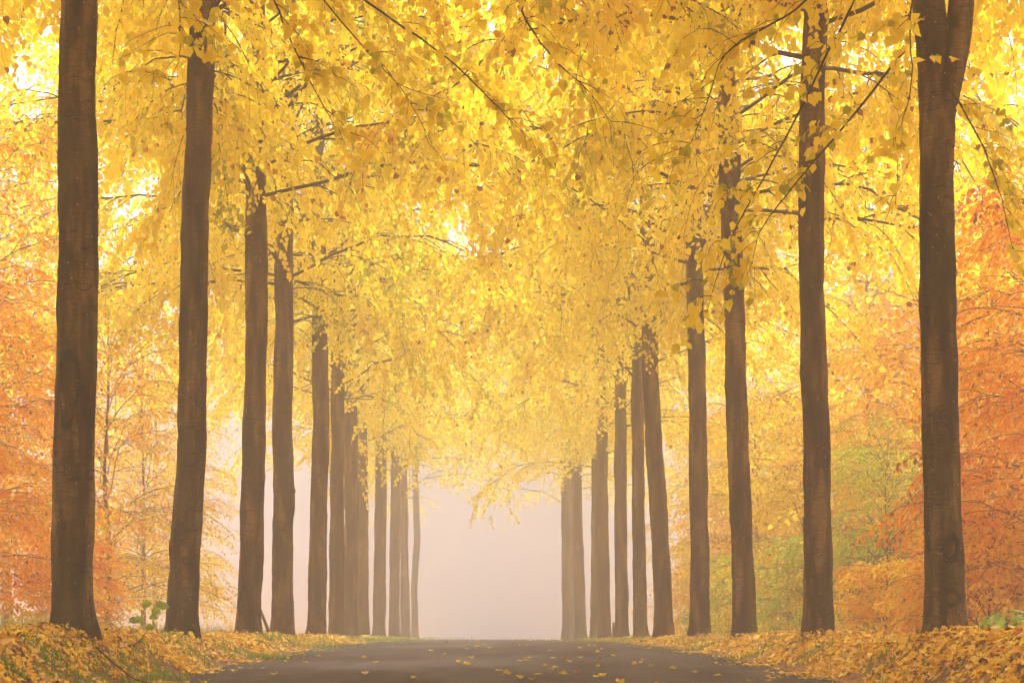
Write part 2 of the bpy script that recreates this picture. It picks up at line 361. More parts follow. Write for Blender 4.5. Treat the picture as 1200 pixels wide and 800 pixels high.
def scar_mesh(tr, ka, kh, kw, kz, lip=.017, open_=False):
    """raised callus ring with a sunken dark middle, following the trunk's surface"""
    hh, cx, cy, r = tr
    mb = MB(); n = 40
    th = np.arange(n) * 2 * PI / n
    def onto(u, v, lift):
        h = kh + v; a = ka + u / np.interp(h, hh, r.mean(1))
        ns = r.shape[1]; x = (a % (2 * PI)) / (2 * PI) * ns; i0 = x.astype(int) % ns; fr = x - np.floor(x)
        ri = np.array([np.interp(hv, hh, r[:, c]) for hv, c in zip(h, i0)]); rj = np.array([np.interp(hv, hh, r[:, (c + 1) % ns]) for hv, c in zip(h, i0)])
        q = ri * (1 - fr) + rj * fr + lift
        return np.stack([np.interp(h, hh, cx) + q * np.cos(a), np.interp(h, hh, cy) + q * np.sin(a), h], -1)
    wob = 1 + .09 * np.sin(th * 3 + kh * 5) + .06 * np.sin(th * 7 + ka * 9) + .05 * np.sin(th * 11)
    rings = []
    for s, l in ((1.10, -.004), (1.05, lip * .8), (.97, lip), (.90, lip * .55), (.84, lip * .15 + .004)):
        rings.append(onto(kw * s * wob * np.cos(th), kz * s * wob * np.sin(th), l + .004))
    if open_:
        for s, l in ((.6, -.004), (.3, -.008), (.02, -.008)): rings.append(onto(kw * s * np.cos(th), kz * s * np.sin(th), l + .004))
    V = np.array(rings); idx = np.arange(V.shape[0] * n).reshape(-1, n)
    f = np.stack([idx[:-1], idx[1:], np.roll(idx[1:], -1, 1), np.roll(idx[:-1], -1, 1)], -1)
    mb.add(V, f)
    return mb.mesh('bark_scar', [SCAR], True)

# ------------------------------------------------------------------ avenue crowns (shared by the copies)
NEAR = [make_crown('lime_crown', LIME, h0, 16.8, 42, 7.2, 11, 7, .055, .112, 'lime', e_low=20, drop=-44, twiglen=(.4, 1.0), green=g, r0=.034, bias=1.15, hang_n=90, thin=.6, taper=.42, bare=.8) for g, h0 in ((.16, 7.9), (.08, 8.4), (.10, 8.1))]
MID = [make_crown('lime_crown', LIME, h0, 17.5, 38, 7.2, 10, 6, .066, .122, 'lime', e_low=24, drop=-38, twiglen=(.4, .95), green=.05, r0=.032, bias=1.1, hang_n=80, thin=.84, taper=.42, bare=.75) for h0 in (7.4, 8.0)]
FAR = [make_crown('lime_crown', LIME, 8.0, 19, 28, 6.8, 8, 6, .11, .15, 'far', e_low=30, drop=-30, twiglen=(.4, .9), green=.03, r0=.03, hang_n=40, thin=.8) for _ in range(2)]
FULL = [make_crown('lime_crown', LIME, h0, 19, 58, 7.4, 12, 8, .055, .118, 'lime', e_low=20, drop=-42, twiglen=(.4, 1.0), green=g, r0=.034, bias=.85, hang_n=90, taper=.35, bare=.8) for g, h0 in ((.10, 8.2), (.14, 7.9))]  # upper crowns packed denser to shade the fog near the camera
print('leaves', [c[2] for c in NEAR + MID + FAR])

GL, GR = 'lime trees in the left row of the avenue', 'lime trees in the right row of the avenue'
def avenue_tree(label, group, y, px, py, rad, path, seed, crown, rz, H=19, knots=(), scars=(), lift=0.0, X=None, hc=8.0):
    bx = at(px, py, y)[0] if X is None else X
    bz = float(ground_base(bx, y))
    root = bpy.data.objects.new('avenue_tree', None); COL.objects.link(root); root.empty_display_size = .3
    root.location = (bx, y, bz); tag(root, label, 'tree', group)
    rs = np.random.default_rng(seed + 100)
    ctrl = [(-.4, 0, 0), (0, 0, 0)]
    for (qx, qy) in path:
        X_, Z_ = at(qx, qy, y); ctrl.append((Z_ - bz, X_ - bx, rs.normal(0, .05)))
    hmax = max(c[0] for c in ctrl); last = [c for c in ctrl if c[0] == hmax][0]
    hh = hmax + 3
    while hh < H + 3:
        last = (hh, last[1] + rs.normal(0, .12), last[2] + rs.normal(0, .12)); ctrl.append(last); hh += 3
    me, h_, cx, cy, r_ = trunk_mesh('trunk', ctrl, rad, H, seed, knots=knots)
    t = link('trunk', me, root)
    for s in scars:
        so = link('bark_scar', scar_mesh((h_, cx, cy, r_), *s), t)
        if s[3] > .25: so['label'] = 'long oval callus scar'
    c = link('crown', crown[0], root, (float(np.interp(hc, h_, cx)), float(np.interp(hc, h_, cy)), lift), rz)
    link('branchwork', crown[1], c)
    return root, t, (h_, cx, cy, r_)

def ztree(k): return 18.4 + 7 * k
F_ = -PI / 2     # bark angle that faces the camera
L0 = avenue_tree('nearest left avenue tree, thick dark trunk with a long oval scar', GL, ztree(0), 84, 750, .222,
    [(87, 620), (89, 500), (90, 400), (91, 250), (90, 120), (91, 0)], 1, FULL[1], .6, lift=.3,
    knots=[(F_ + .5, 4.9, .10, .05, .012), (F_, 1.2, .09, .06, .008), (F_ + .9, 3.6, .07, .05, .015)],
    scars=[(F_ - .12, 2.62, .105, .40, .010), (F_ - .2, 5.55, .055, .035, .010), (F_ + .55, 3.72, .075, .035, .012), (F_ - .35, 6.3, .05, .04, .01)])
avenue_tree('second tree of the left row, stepped bark edge beside a green sapling', GL, ztree(1), 213, 740, .222,
    [(216, 650), (221, 560), (225, 450), (229, 300), (231, 200), (235, 90), (238, 20)], 2, FULL[0], 2.1, lift=.3,
    knots=[(F_ - 1.3, 1.3, .12, .1, .022), (F_ + .3, 1.1, .1, .07, .014)],
    scars=[(F_ + .1, 2.65, .12, .10, .012), (F_ + .35, 1.15, .07, .06, .012, True), (F_ + .3, 1.6, .04, .035, .012, True), (F_ - .3, 5.6, .05, .035, .01)])
L2 = avenue_tree('third tree of the left row, trunk with a high forking limb', GL, ztree(2), 291, 745, .228,
    [(294, 640), (298, 520), (300, 420), (301, 320), (300, 220), (298, 120), (303, 30)], 3, NEAR[2], 4.0, lift=.1,
    knots=[(F_ + 1.2, 3.0, .1, .12, .02)], scars=[(F_ + .1, 2.9, .09, .04, .012), (F_, 2.0, .07, .03, .01), (F_ + .2, 7.1, .12, .12, .012)])
avenue_tree('fourth tree of the left row, swollen edge, beside a leaning stake', GL, ztree(3), 331, 743, .245,
    [(331, 650), (332, 590), (331, 500), (333, 380), (332, 280), (334, 180), (338, 100)], 4, NEAR[0], 1.5,
    knots=[(F_ + 1.4, 3.2, .14, .25, .05)], scars=[(F_, 2.6, .1, .09, .012), (F_ + .2, 3.4, .07, .05, .01)])
avenue_tree('fifth tree of the left row, trunk bending right as it rises', GL, ztree(4), 371, 744, .25,
    [(372, 690), (373, 600), (376, 500), (375, 430), (375, 350), (373, 250)], 5, NEAR[1], 5.2)
avenue_tree('sixth tree of the left row, straight slim trunk, slightly misted', GL, ztree(5), 394, 742, .235,
    [(395, 600), (396, 450), (395, 300)], 6, MID[0], .9)
avenue_tree('seventh tree of the left row, half hidden behind the sixth', GL, ztree(6), 411, 742, .27,
    [(412, 600), (411, 480), (412, 300)], 7, MID[1], 2.9)
avenue_tree('eighth tree of the left row, pale brown in the fog', GL, ztree(7), 425, 742, .26, [(424, 600), (423, 450)], 8, MID[0], 4.3)
avenue_tree('ninth tree of the left row, wide trunk faded by fog', GL, ztree(8), 444, 743, .28, [(446, 600), (447, 450)], 9, MID[1], 5.5)
avenue_tree('tenth tree of the left row, very faint in the fog', GL, ztree(9), 462, 744, .25, [(463, 600)], 10, FAR[0], .3)
avenue_tree('eleventh tree of the left row, a ghostly stripe in the fog', GL, ztree(10), 474, 745, .22, [(474, 600)], 11, FAR[1], 2.2)
def _r0():
    return avenue_tree('nearest right avenue tree, thick trunk forking in two high up', GR, ztree(0), 1108, 753, .20,
    [(1106, 690), (1103, 600), (1102, 500), (1100, 400), (1099, 250), (1100, 160), (1097, 100), (1091, 20), (1088, -40)], 21, FULL[0], 3.6, lift=.3,
    knots=[(F_ + .5, .85, .09, .16, .02), (F_ + .1, 3.3, .06, .05, .01)],
    scars=[(F_ + .15, .95, .075, .14, .016, True), (F_ + .05, .42, .11, .10, .012, True), (F_ + .1, 2.35, .07, .09, .011), (F_ - .5, 1.55, .07, .03, .010)])
R0 = _r0()
avenue_tree('second tree of the right row, with grass stalks at its foot', GR, ztree(1), 958, 750, .205,
    [(958, 650), (957, 560), (955, 450), (952, 350), (950, 250), (951, 150), (954, 60), (956, 0)], 22, FULL[1], 1.1, lift=.3,
    knots=[(F_ + .5, .5, .1, .1, .015), (F_ - 1.2, 2.3, .1, .12, .02)],
    scars=[(F_ + .3, .42, .10, .12, .014), (F_ + .2, 2.55, .12, .06, .012), (F_ + .6, 1.3, .05, .06, .012), (F_ - .2, 4.9, .05, .04, .01)])
avenue_tree('third tree of the right row, slim trunk leaning left', GR, ztree(2), 873, 747, .215,
    [(870, 650), (868, 600), (864, 500), (862, 400), (860, 320), (855, 220), (850, 120)], 23, NEAR[0], 4.6,
    knots=[(F_ - 1.3, 2.4, .1, .14, .02)], scars=[(F_, 1.9, .09, .04, .01), (F_ + .2, 3.6, .07, .05, .01)])
avenue_tree('fourth tree of the right row, leafy twigs hanging over its trunk', GR, ztree(3), 820, 743, .22,
    [(820, 650), (818, 520), (816, 420), (814, 330), (812, 200)], 24, NEAR[1], .2)
avenue_tree('fifth tree of the right row, leaning clearly to the left', GR, ztree(4), 779, 742, .25,
    [(776, 690), (771, 600), (766, 520), (763, 460), (760, 340), (757, 250)], 25, NEAR[2], 2.6)
avenue_tree('sixth tree of the right row, thin dark trunk beside the leaning one', GR, ztree(5), 751, 742, .215,
    [(749, 650), (748, 560), (747, 450)], 26, MID[1], 3.9)
avenue_tree('seventh tree of the right row, straight thin trunk by a low post', GR, ztree(6), 729, 743, .235, [(727, 600), (727, 450)], 27, MID[0], 5.9)
avenue_tree('eighth tree of the right row, broad and misted', GR, ztree(7), 709, 743, .25, [(706, 600), (705, 450)], 28, MID[1], 1.4)
avenue_tree('ninth tree of the right row, grown against the broad misted trunk', GR, ztree(8), 697, 743, .20, [(698, 600), (698, 450)], 29, MID[0], 2.7)
avenue_tree('tenth tree of the right row, pale with a widened foot', GR, ztree(9), 681, 744, .28, [(679, 690), (676, 600), (675, 450)], 30, FAR[1], 5.0)
avenue_tree('eleventh tree of the right row, very pale in the fog', GR, ztree(10), 664, 745, .22, [(662, 600)], 31, FAR[0], .7)
for k in range(11, 13):
    avenue_tree('faint lime tree of the left row lost deep in the fog', GL, ztree(k), None, 740, .21, [], 70 + k, FAR[k % 2], 1.7 * k, X=-4.6 + random.uniform(-.2, .2))
    avenue_tree('faint lime tree of the right row lost deep in the fog', GR, ztree(k), None, 740, .21, [], 90 + k, FAR[(k + 1) % 2], 2.3 * k, X=4.6 + random.uniform(-.2, .2))
LX = avenue_tree('lime tree left of the frame, its hanging twigs cross the top left corner', GL, ztree(-1), -232, 740, .22, [(-230, 300)], 13, FULL[0], 1.0, lift=.25)
RX = avenue_tree('lime tree right of the frame, its long twigs droop across the top right', GR, ztree(-1), 1418, 740, .22, [(1416, 300)], 33, FULL[1], 3.3, lift=.15)

for k in range(-2, -9, -1):  # out of view, added so their crowns darken the air near the camera
    avenue_tree('unseen lime tree added to the left row beside or behind the viewpoint to shade the near fog', GL, ztree(k), None, 740, .22, [], 50 - k, FULL[k % 2], 1.7 * k, X=-4.7)
    avenue_tree('unseen lime tree added to the right row beside or behind the viewpoint to shade the near fog', GR, ztree(k), None, 740, .22, [], 60 - k, FULL[(k + 1) % 2], 2.3 * k, X=4.8)

# forked stem of the first right tree, forking limb of the third left tree
def stem(parent_tree, pts, r, name):
    root, t, tr = parent_tree
    y = root.location[1]
    P = []
    for (px, py, dy) in pts:
        X, Z = at(px, py, y); P.append((X - root.location[0], dy, Z - root.location[2]))
    P = np.array(P); s = np.linspace(0, len(P) - 1, 28)
    Q = np.stack([np.interp(s, np.arange(len(P)), P[:, i]) for i in range(3)], -1)
    for i in range(3): Q[:, i] = np.convolve(np.pad(Q[:, i], 2, 'edge'), np.ones(5) / 5, 'valid')
    rr = np.interp(s, np.arange(len(P)), r)
    mb = MB(); tubes(mb, Q[None], rr[None], 18)
    return link(name, mb.mesh(name, [BARK], True), t)
stem(R0, [(1103, 150, -.03), (1109, 105, -.05), (1117, 70, -.04), (1124, 35, 0), (1129, -10, .05), (1136, -120, .1), (1150, -320, .2), (1165, -600, .3)], [.12, .14, .145, .14, .135, .12, .08, .02], 'second_stem')
stem(L2, [(300, 230, 0), (292, 190, -.1), (280, 165, -.15), (266, 142, -.2), (256, 115, -.2), (240, 40, -.2), (215, -60, -.2)], [.13, .12, .09, .08, .07, .05, .02], 'limb')

# long whips of the first trees that droop into the view
def whip_branch(tree, y, pix, r, dy=0.0, leafy=1.0):
    root, t, tr = tree
    P = np.array([(*at(px, py, y + dy * i),) + (y + dy * i,) for i, (px, py) in enumerate(pix)])
    P = np.stack([P[:, 0] - root.location[0], P[:, 2] - root.location[1], P[:, 1] - root.location[2]], -1)
    u = np.linspace(0, len(P) - 1, 26)
    Q = np.stack([np.interp(u, np.arange(len(P)), P[:, i]) for i in range(3)], -1)
    for _ in range(2):
        for i in range(3): Q[1:-1, i] = (Q[:-2, i] + 2 * Q[1:-1, i] + Q[2:, i]) / 4
    Q[1:] += np.cumsum(rng.normal(0, .006, (25, 3)), 0)
    tw = MB(); lf = MB()
    tubes(tw, Q[None], np.linspace(r, .0025, 26)[None], 5)
    n = 22; idx = np.zeros(n, int); tt = rng.uniform(.15, 1, n); p, d = sample(Q[None], idx, tt)
    az = np.arctan2(d[:, 1], d[:, 0]) + rng.choice([-1, 1], n) * rng.uniform(.4, 1.3, n)
    L = rng.uniform(.25, .8, n)
    sub = paths(p, az, R(1) * rng.normal(-5, 20, n), R(1) * rng.normal(-55, 15, n), L, 5, .16)
    tubes(tw, sub, np.linspace(.0042, .0016, 6)[None] * np.ones((n, 1)), 3)
    m = int(190 * leafy); si = rng.integers(0, n, m); p, d = sample(sub, si, rng.uniform(.1, 1, m))
    out = unit(d * .6 + rng.normal(0, .6, (m, 3))); ax = unit(out + np.array([0, 0, -1.]) * rng.uniform(.3, 1.6, m)[:, None])
    nr = rng.normal(0, 1, (m, 3)); nr -= ax * np.sum(nr * ax, -1, keepdims=True)
    leaves(lf, p + out * .04, ax, nr, .10 * rng.uniform(.6, 1.15, m), np.clip(rng.normal(.42, .16, m) - (rng.random(m) < .15) * .3, .05, 1), 'lime')
    b = link('drooping_branch', tw.mesh('drooping_branch', [TWIG], True), t)
    link('foliage', lf.mesh('foliage', [LIME]), b)
for a in ((RX, 14.5, [(1090, -330), (1045, -120), (1005, 0), (955, 100), (900, 205), (850, 290), (826, 372)], .017),
          (RX, 15.2, [(1120, -300), (1085, -80), (1064, 20), (1068, 90), (1052, 160), (1050, 235)], .011),
          (RX, 14.0, [(1060, -250), (980, -60), (940, 5), (880, 35), (842, 60), (810, 150), (795, 190)], .013),
          (R0, 16.5, [(1060, 60), (985, 150), (930, 215), (890, 265), (868, 330)], .014),
          (R0, 17.2, [(1108, 100), (1130, 130), (1160, 190), (1178, 245), (1190, 300)], .012),
          (LX, 14.6, [(240, -330), (290, -110), (322, -10), (350, 55), (385, 130), (402, 165)], .013),
          (LX, 15.6, [(250, -300), (330, -90), (372, -5), (420, 50), (470, 100), (505, 170)], .012),
          (LX, 15.0, [(150, -200), (195, -60), (208, 0), (212, 60), (206, 95)], .009),
          (L0, 16.0, [(140, -60), (300, -90), (455, 20), (530, 75), (580, 125), (612, 158)], .016),
          (R0, 15.8, [(1000, -80), (760, -100), (600, 0), (640, 62), (690, 102), (720, 150)], .016)):
    whip_branch(*a)

# ------------------------------------------------------------------ forest beside the avenue
DENSE = [make_crown('beech_crown', BEECH_AMBER, .5, 6.9, 38, 3.0, 9, 6, .065, .105, 'beech', e_low=32, e_high=76, flat=.35, drop=-32, twiglen=(.3, .8), green=.14, sublen=1.9, twigmat=TWIG_F, var=.15, r0=.016, taper=.25, bias=1.1, thin=.1) for _ in range(2)]
LOW = [make_crown('shrub_crown', BEECH_AMBER, .12, 2.3, 26, 1.9, 7, 6, .06, .10, 'beech', e_low=34, e_high=72, flat=.4, drop=-24, twiglen=(.25, .6), green=.15, sublen=1.2, twigmat=TWIG_F, var=.13, r0=.011, taper=.5)]
SPARSE = [make_crown('beech_crown', BEECH_AMBER, .8, 9.2, 36, 3.4, 9, 6, .08, .105, 'beech', e_low=38, e_high=76, flat=.35, drop=-30, twiglen=(.3, .8), green=.12, sublen=2.3, twigmat=TWIG_F, var=.13, r0=.018, taper=.15, bias=1.25) for _ in range(2)]
TALL = [make_crown('forest_crown', BEECH_AMBER, 1.8, 15.9, 42, 5.0, 8, 6, .12, .15, 'far', e_low=36, e_high=68, flat=.3, drop=-30, twiglen=(.4, .9), green=.1, sublen=2.6, twigmat=TWIG_F, var=.13, r0=.026, taper=.5) for _ in range(2)]
BUSH = [make_crown('bush_crown', BEECH_GREEN, .1, 2.2, 16, 1.5, 4, 3, .16, .26, 'lime', e_low=40, e_high=75, flat=.4, drop=-10, twiglen=(.25, .7), sublen=1.0, r0=.02, taper=.3)]
print('forest leaves', [c[2] for c in DENSE + LOW + SPARSE + TALL])
def forest_trunk(H, r, seed):
    return trunk_mesh('trunk', [(-.4, 0, 0), (0, 0, 0)] + [(h, random.gauss(0, .02 * h ** .7), random.gauss(0, .02 * h ** .7)) for h in np.arange(1.2, H + 2, 1.6)], r, H, seed, side=9, mats=[FOREST_BARK], flare=.3, rtop=.008)[0]
random.seed(5)
TR_THIN = [forest_trunk(7.2, .05, 41), forest_trunk(7.2, .06, 42)]
TR_MID = [forest_trunk(9.2, .085, 43), forest_trunk(9.2, .10, 44)]
TR_TALL = [forest_trunk(16, .15, 45), forest_trunk(16, .17, 46)]
TR_LOW = [forest_trunk(2.4, .03, 47)]
KIND = {'dense': (DENSE, TR_THIN), 'low': (LOW, TR_LOW), 'bush': (BUSH, TR_LOW), 'sparse': (SPARSE, TR_MID), 'tall': (TALL, TR_TALL)}
cnt = [0]
def forest(kind, x, y, s, m, label, group, cat='tree', name='beech_tree', rz=None):
    cr_, tr_ = KIND[kind]; i = cnt[0]; cnt[0] += 1
    root = bpy.data.objects.new(name, None); COL.objects.link(root)
    root.location = (x, y, float(ground_z(x, y)) - .03); root.scale = (s,) * 3
    root.rotation_euler = (0, 0, random.uniform(0, 6.28) if rz is None else rz)
    tag(root, label, cat, group)
    c = link('crown', cr_[i % len(cr_)][0], root)
    c.material_slots[0].link = 'OBJECT'; c.material_slots[0].material = m
    link('branchwork', cr_[i % len(cr_)][1], c)
    link('trunk', tr_[i % len(tr_)], root)
    return root
GRF, GLF = 'young beeches and shrubs behind the right row', 'young beeches behind the left row'
forest('dense', 9.0, 26.5, 1.0, BEECH_ORANGE, 'fiery orange red beech at the right edge of the picture', GRF)
forest('dense', 10.2, 29.5, 1.15, BEECH_ORANGE, 'orange beech just behind the fiery one at the right edge', GRF)
forest('low', 7.9, 27.0, 1.0, BEECH_AMBER, 'low amber shrub right of the nearest right trunk', GRF, 'shrub', 'shrub')
forest('low', 7.2, 31.0, .8, BEECH_AMBER, 'low amber shrub between the two nearest right trunks', GRF, 'shrub', 'shrub')
forest('low', 9.6, 34, 1.1, BEECH_ORANGE, 'rusty orange shrub behind the low amber shrub on the right', GRF, 'shrub', 'shrub')
forest('dense', 8.1, 35, .64, BEECH_GREEN, 'yellow green young beech between the two nearest right trunks', GRF)
forest('low', 9.4, 38, 1.2, DARK_GREEN, 'dark bluish green bush beside the yellow green beech', GRF, 'shrub', 'shrub')
forest('low', 8.2, 42, 1.2, BEECH_GREEN, 'greenish gold shrub behind the second right trunk', GRF, 'shrub', 'shrub')
forest('dense', 8.5, 46, 1.0, LIME, 'golden beech seen between the second and third right trunks', GRF)
forest('dense', 11, 43, 1.2, BEECH_ORANGE, 'tall orange beech behind the yellow green one on the right', GRF)
forest('dense', 8.6, 55, 1.15, BEECH_AMBER, 'misty amber beech seen behind the third right trunk', GRF)
forest('low', 7.6, 51, 1.2, BEECH_GREEN, 'greenish shrub low down between the second and third right trunks', GRF, 'shrub', 'shrub')
forest('dense', 9.6, 62, 1.2, BEECH_AMBER, 'misty orange beech left of the third right trunk', GRF)
forest('low', 7.8, 60, 1.3, BEECH_AMBER, 'misted low shrub just left of the third right trunk', GRF, 'shrub', 'shrub')
forest('sparse', 9.5, 73, 1.0, BEECH_AMBER, 'thin beech fading into the fog by the fourth right trunk', GRF)
forest('sparse', 13.5, 50, 1.2, BEECH_ORANGE, 'tall thin orange beech high behind the second right trunk', GRF)
forest('sparse', 12.5, 36, 1.15, BEECH_ORANGE, 'tall thin rusty beech behind the nearest right trunk', GRF)
forest('dense', 13.0, 58, 1.3, BEECH_AMBER, 'large amber beech deep behind the third right trunk', GRF)
for (x, y, q, lab) in ((11.5, 52, 1.02, 'tall golden tree in the wood between the second and third right trunks'), (10.5, 68, 1.05, 'tall golden tree in the wood left of the third right trunk'), (14.5, 40, .95, 'tall golden tree in the wood right of the second right trunk'), (12.6, 43, 1.18, 'tallest golden tree in the wood, high behind the nearest right trunk')):
    forest('tall', x, y, q, LIME, lab, GRF, name='forest_tree')
for (x, y, q, lab) in ((-13.2, 42, 1.18, 'tallest golden tree in the wood, high behind the nearest left trunk'),):
    forest('tall', x, y, q, LIME, lab, GLF, name='forest_tree')
forest('dense', -9.3, 28, .8, BEECH_ORANGE, 'orange young beech low at the left edge of the picture', GLF)
forest('sparse', -9.6, 31, .95, BEECH_ORANGE, 'tall orange and amber beech reaching in at the left edge', GLF)
forest('sparse', -9.2, 41, .85, BEECH_AMBER, 'sparse orange beech between the two nearest left trunks', GLF)
forest('sparse', -11, 54, 1.0, BEECH_AMBER, 'sparse amber beech behind the second left trunk', GLF)
forest('sparse', -13.5, 45, 1.2, BEECH_ORANGE, 'tall thin russet beech deep behind the nearest left trunk', GLF)
forest('sparse', -13, 66, 1.1, BEECH_AMBER, 'pale misted beech right of the second left trunk', GLF)
forest('low', -8.2, 33, .8, BEECH_ORANGE, 'low russet shrub at the foot of the left forest edge', GLF, 'shrub', 'shrub')
rs = np.random.default_rng(11)
GFF = 'fogbound forest trees far behind the two rows'
for sgn, lab in ((-1, 'fogbound rust coloured forest tree far behind the left row'), (1, 'fogbound rust coloured forest tree far behind the right row')):
    for i in range(9 if sgn > 0 else 5):
        y = 34 + i * (4.8 if sgn > 0 else 5.5) + rs.uniform(-2, 2); x = sgn * (15 + (i % 3) * 7 + rs.uniform(-2, 2))
        forest('tall', x, y, rs.uniform(.85, 1.1), [BEECH_AMBER, BEECH_ORANGE, BEECH_AMBER][i % 3], lab, GFF, name='forest_tree')

for sgn, lab in ((-1, 'unseen forest tree added to the left wood beside the viewpoint to shade the near fog'), (1, 'unseen forest tree added to the right wood beside the viewpoint to shade the near fog')):
    for i in range(9):  # unseen side trees, added to keep sky light off the near fog
        forest('tall', sgn * (12.5 + (i % 2) * 4 + rs.uniform(-1, 1)), -32 + i * 6.2 + rs.uniform(-1, 1), rs.uniform(.9, 1.1), [BEECH_AMBER, BEECH_ORANGE][i % 2], lab, GFF, name='forest_tree')

# ------------------------------------------------------------------ fallen leaves and grass
def scatter_litter():
    mb = MB()
    P = []
    for (y0, y1, dens) in ((11, 22, 560), (22, 32, 320), (32, 48, 130), (48, 75, 55), (75, 110, 22)):
        for sg in (-1, 1):
            n = int((y1 - y0) * 4.6 * dens * (1.35 if sg > 0 else 1.0))
            ed = -EDGE_L if sg < 0 else EDGE_R
            y = rng.uniform(y0, y1, n); d = rng.uniform(-.9, 3.7, n)
            fringe = .25 * np.sin(y * 1.7 + sg) + .18 * np.sin(y * 4.1) + .1
            pr = np.where(d < fringe, np.exp((d - fringe) * 6) * .3, 1)
            bare = mnz(y, d, sg)
            k = rng.random(n) < pr * bare
            y, d = y[k], d[k]; P.append(np.stack([sg * (ed + d), y], -1))
    P = np.concatenate(P); n = len(P)
    onroad = (P[:, 0] > EDGE_L) & (P[:, 0] < EDGE_R)
    z = np.where(onroad, road_surf(P[:, 0], P[:, 1]) + .008, ground_z(P[:, 0], P[:, 1]) + rng.uniform(.0, .055, n))
    a = rng.uniform(0, 2 * PI, n); tilt = np.where(onroad, .22, .55)
    gx = (ground_z(P[:, 0] + .05, P[:, 1]) - ground_z(P[:, 0] - .05, P[:, 1])) / .1; gy = (ground_z(P[:, 0], P[:, 1] + .05) - ground_z(P[:, 0], P[:, 1] - .05)) / .1
    gx, gy = np.where(onroad, 0, np.clip(gx, -1, 1)), np.where(onroad, 0, np.clip(gy, -1, 1))
    nr = unit(np.stack([rng.normal(0, 1, n) * tilt - gx, rng.normal(0, 1, n) * tilt - gy, np.ones(n)], -1))
    ax = np.stack([np.cos(a), np.sin(a), np.zeros(n)], -1); ax = unit(ax - nr * np.sum(ax * nr, -1, keepdims=True))
    leaves(mb, np.column_stack([P, z]), ax, nr, np.where(rng.random(n) < .3, .045, .064) * rng.uniform(.6, 1.3, n), np.clip(rng.beta(1.6, 1.2, n), 0, 1), 'lime')
    print('litter', n)
    return mb.mesh('leaf_litter', [LITTER])
def mnz(y, d, sg):
    v = .5 + .5 * np.sin(y * .9 + sg * 2) * np.sin(d * 2.1 + y * .35)
    return np.where((d > .1) & (d < 1.1), .86 + .14 * v, .98)
struct(link('leaf_litter', scatter_litter()), 'stuff', 'carpet of yellow and brown fallen leaves on the verges', 'fallen leaves')

def blades(mb, c, n, spread, hgt, lean, tint, w=.006):
    n = int(n); xy = np.array(c)[None] + rng.normal(0, spread, (n, 2))
    z = np.where((xy[:, 0] > EDGE_L) & (xy[:, 0] < EDGE_R), road_z(xy[:, 1]), ground_z(xy[:, 0], xy[:, 1])) - .01
    a = rng.uniform(0, 2 * PI, n); h = hgt * rng.uniform(.5, 1.2, n); l = lean * rng.uniform(.2, 1.2, n) * h
    b0 = np.column_stack([xy, z]); dr = np.stack([np.cos(a), np.sin(a), 0 * a], -1); sd = np.stack([-np.sin(a), np.cos(a), 0 * a], -1) * w
    up = np.array([0, 0, 1.])
    mid = b0 + dr * (l * .35)[:, None] + up * (h * .6)[:, None]; tip = b0 + dr * l[:, None] + up * h[:, None]
    v = np.stack([b0 - sd, b0 + sd, mid + sd * .8, mid - sd * .8, tip + sd * .15, tip - sd * .15], 1)
    f = np.array([[0, 1, 2, 3], [3, 2, 4, 5]])[None] + (np.arange(n) * 6)[:, None, None]
    mb.add(v, f, np.repeat(np.clip(rng.normal(tint, .15, n), 0, 1), 6))
mb = MB()
gr = np.random.default_rng(3)
for i in range(260):
    y = 12 + 75 * gr.random() ** 1.4
    sg = -1 if gr.random() < .6 else 1
    x = sg * ((-EDGE_L if sg < 0 else EDGE_R) + .15 + abs(gr.normal(0, .45)))
    blades(mb, (x, y), gr.integers(14, 60), gr.uniform(.05, .22), gr.uniform(.06, .13), .8, .35)
for (x, y, n, s, h) in ((-3.98, 17.6, 260, .22, .10), (-3.75, 18.6, 260, .2, .11), (-4.15, 16.2, 240, .22, .10), (-3.8, 27, 300, .4, .11), (-3.85, 36, 400, .6, .12), (-3.9, 52, 600, 1.2, .14), (-4.0, 66, 700, 1.6, .14), (4.3, 27, 300, .35, .09), (4.3, 33, 300, .4, .09), (4.4, 50, 400, .9, .12), (4.3, 62, 500, 1.4, .13)):
    blades(mb, (x, y), n, s, h, .8, .35)
for i in range(70):       # dry and green grass beyond the tree line
    y = 17 + 30 * gr.random(); x = -(5.4 + 2.5 * gr.random())
    blades(mb, (x, y), 60, .25, .28, .55, .75, .004)
for i in range(40):
    y = 19 + 16 * gr.random(); x = 6.2 + 2 * gr.random()
    blades(mb, (x, y), 60, .25, .3, .55, .6, .004)
struct(link('grass', mb.mesh('grass', [GRASS])), 'stuff', 'short green and straw coloured grass along the verges', 'grass')

# single leaves on the asphalt
def single_leaf(seed):
    r = np.random.default_rng(seed); mb = MB(); nx, ny = 7, 5
    V = []
    c1, c2 = r.uniform(.35, 1.1), r.uniform(.2, 1.3)
    for i in range(nx):
        u = i / (nx - 1); w = .5 * (math.sin(PI * min(1, u * .93 + .13)) ** .75) if u < 1 else .0
        for j in range(ny):
            v = (j / (ny - 1) - .5) * 2
            V.append((u - .5 - .06 * abs(v) * (u < .1), w * v, c1 * (w * v) ** 2 * 2 + c2 * (u - .5) ** 2 + .03 * math.sin(u * 9 + v * 3)))
    V = np.array(V); V[:, 2] -= V[:, 2].min()
    idx = np.arange(nx * ny).reshape(nx, ny)
    f = np.stack([idx[:-1, :-1], idx[1:, :-1], idx[1:, 1:], idx[:-1, 1:]], -1)
    mb.add(V, f)
    st = np.array([[(-.5, 0, .03), (-.7, .04, .06), (-.9, .1, .05)]]); tubes(mb, st, np.full((1, 3), .012), 4)
    return mb
LM = []
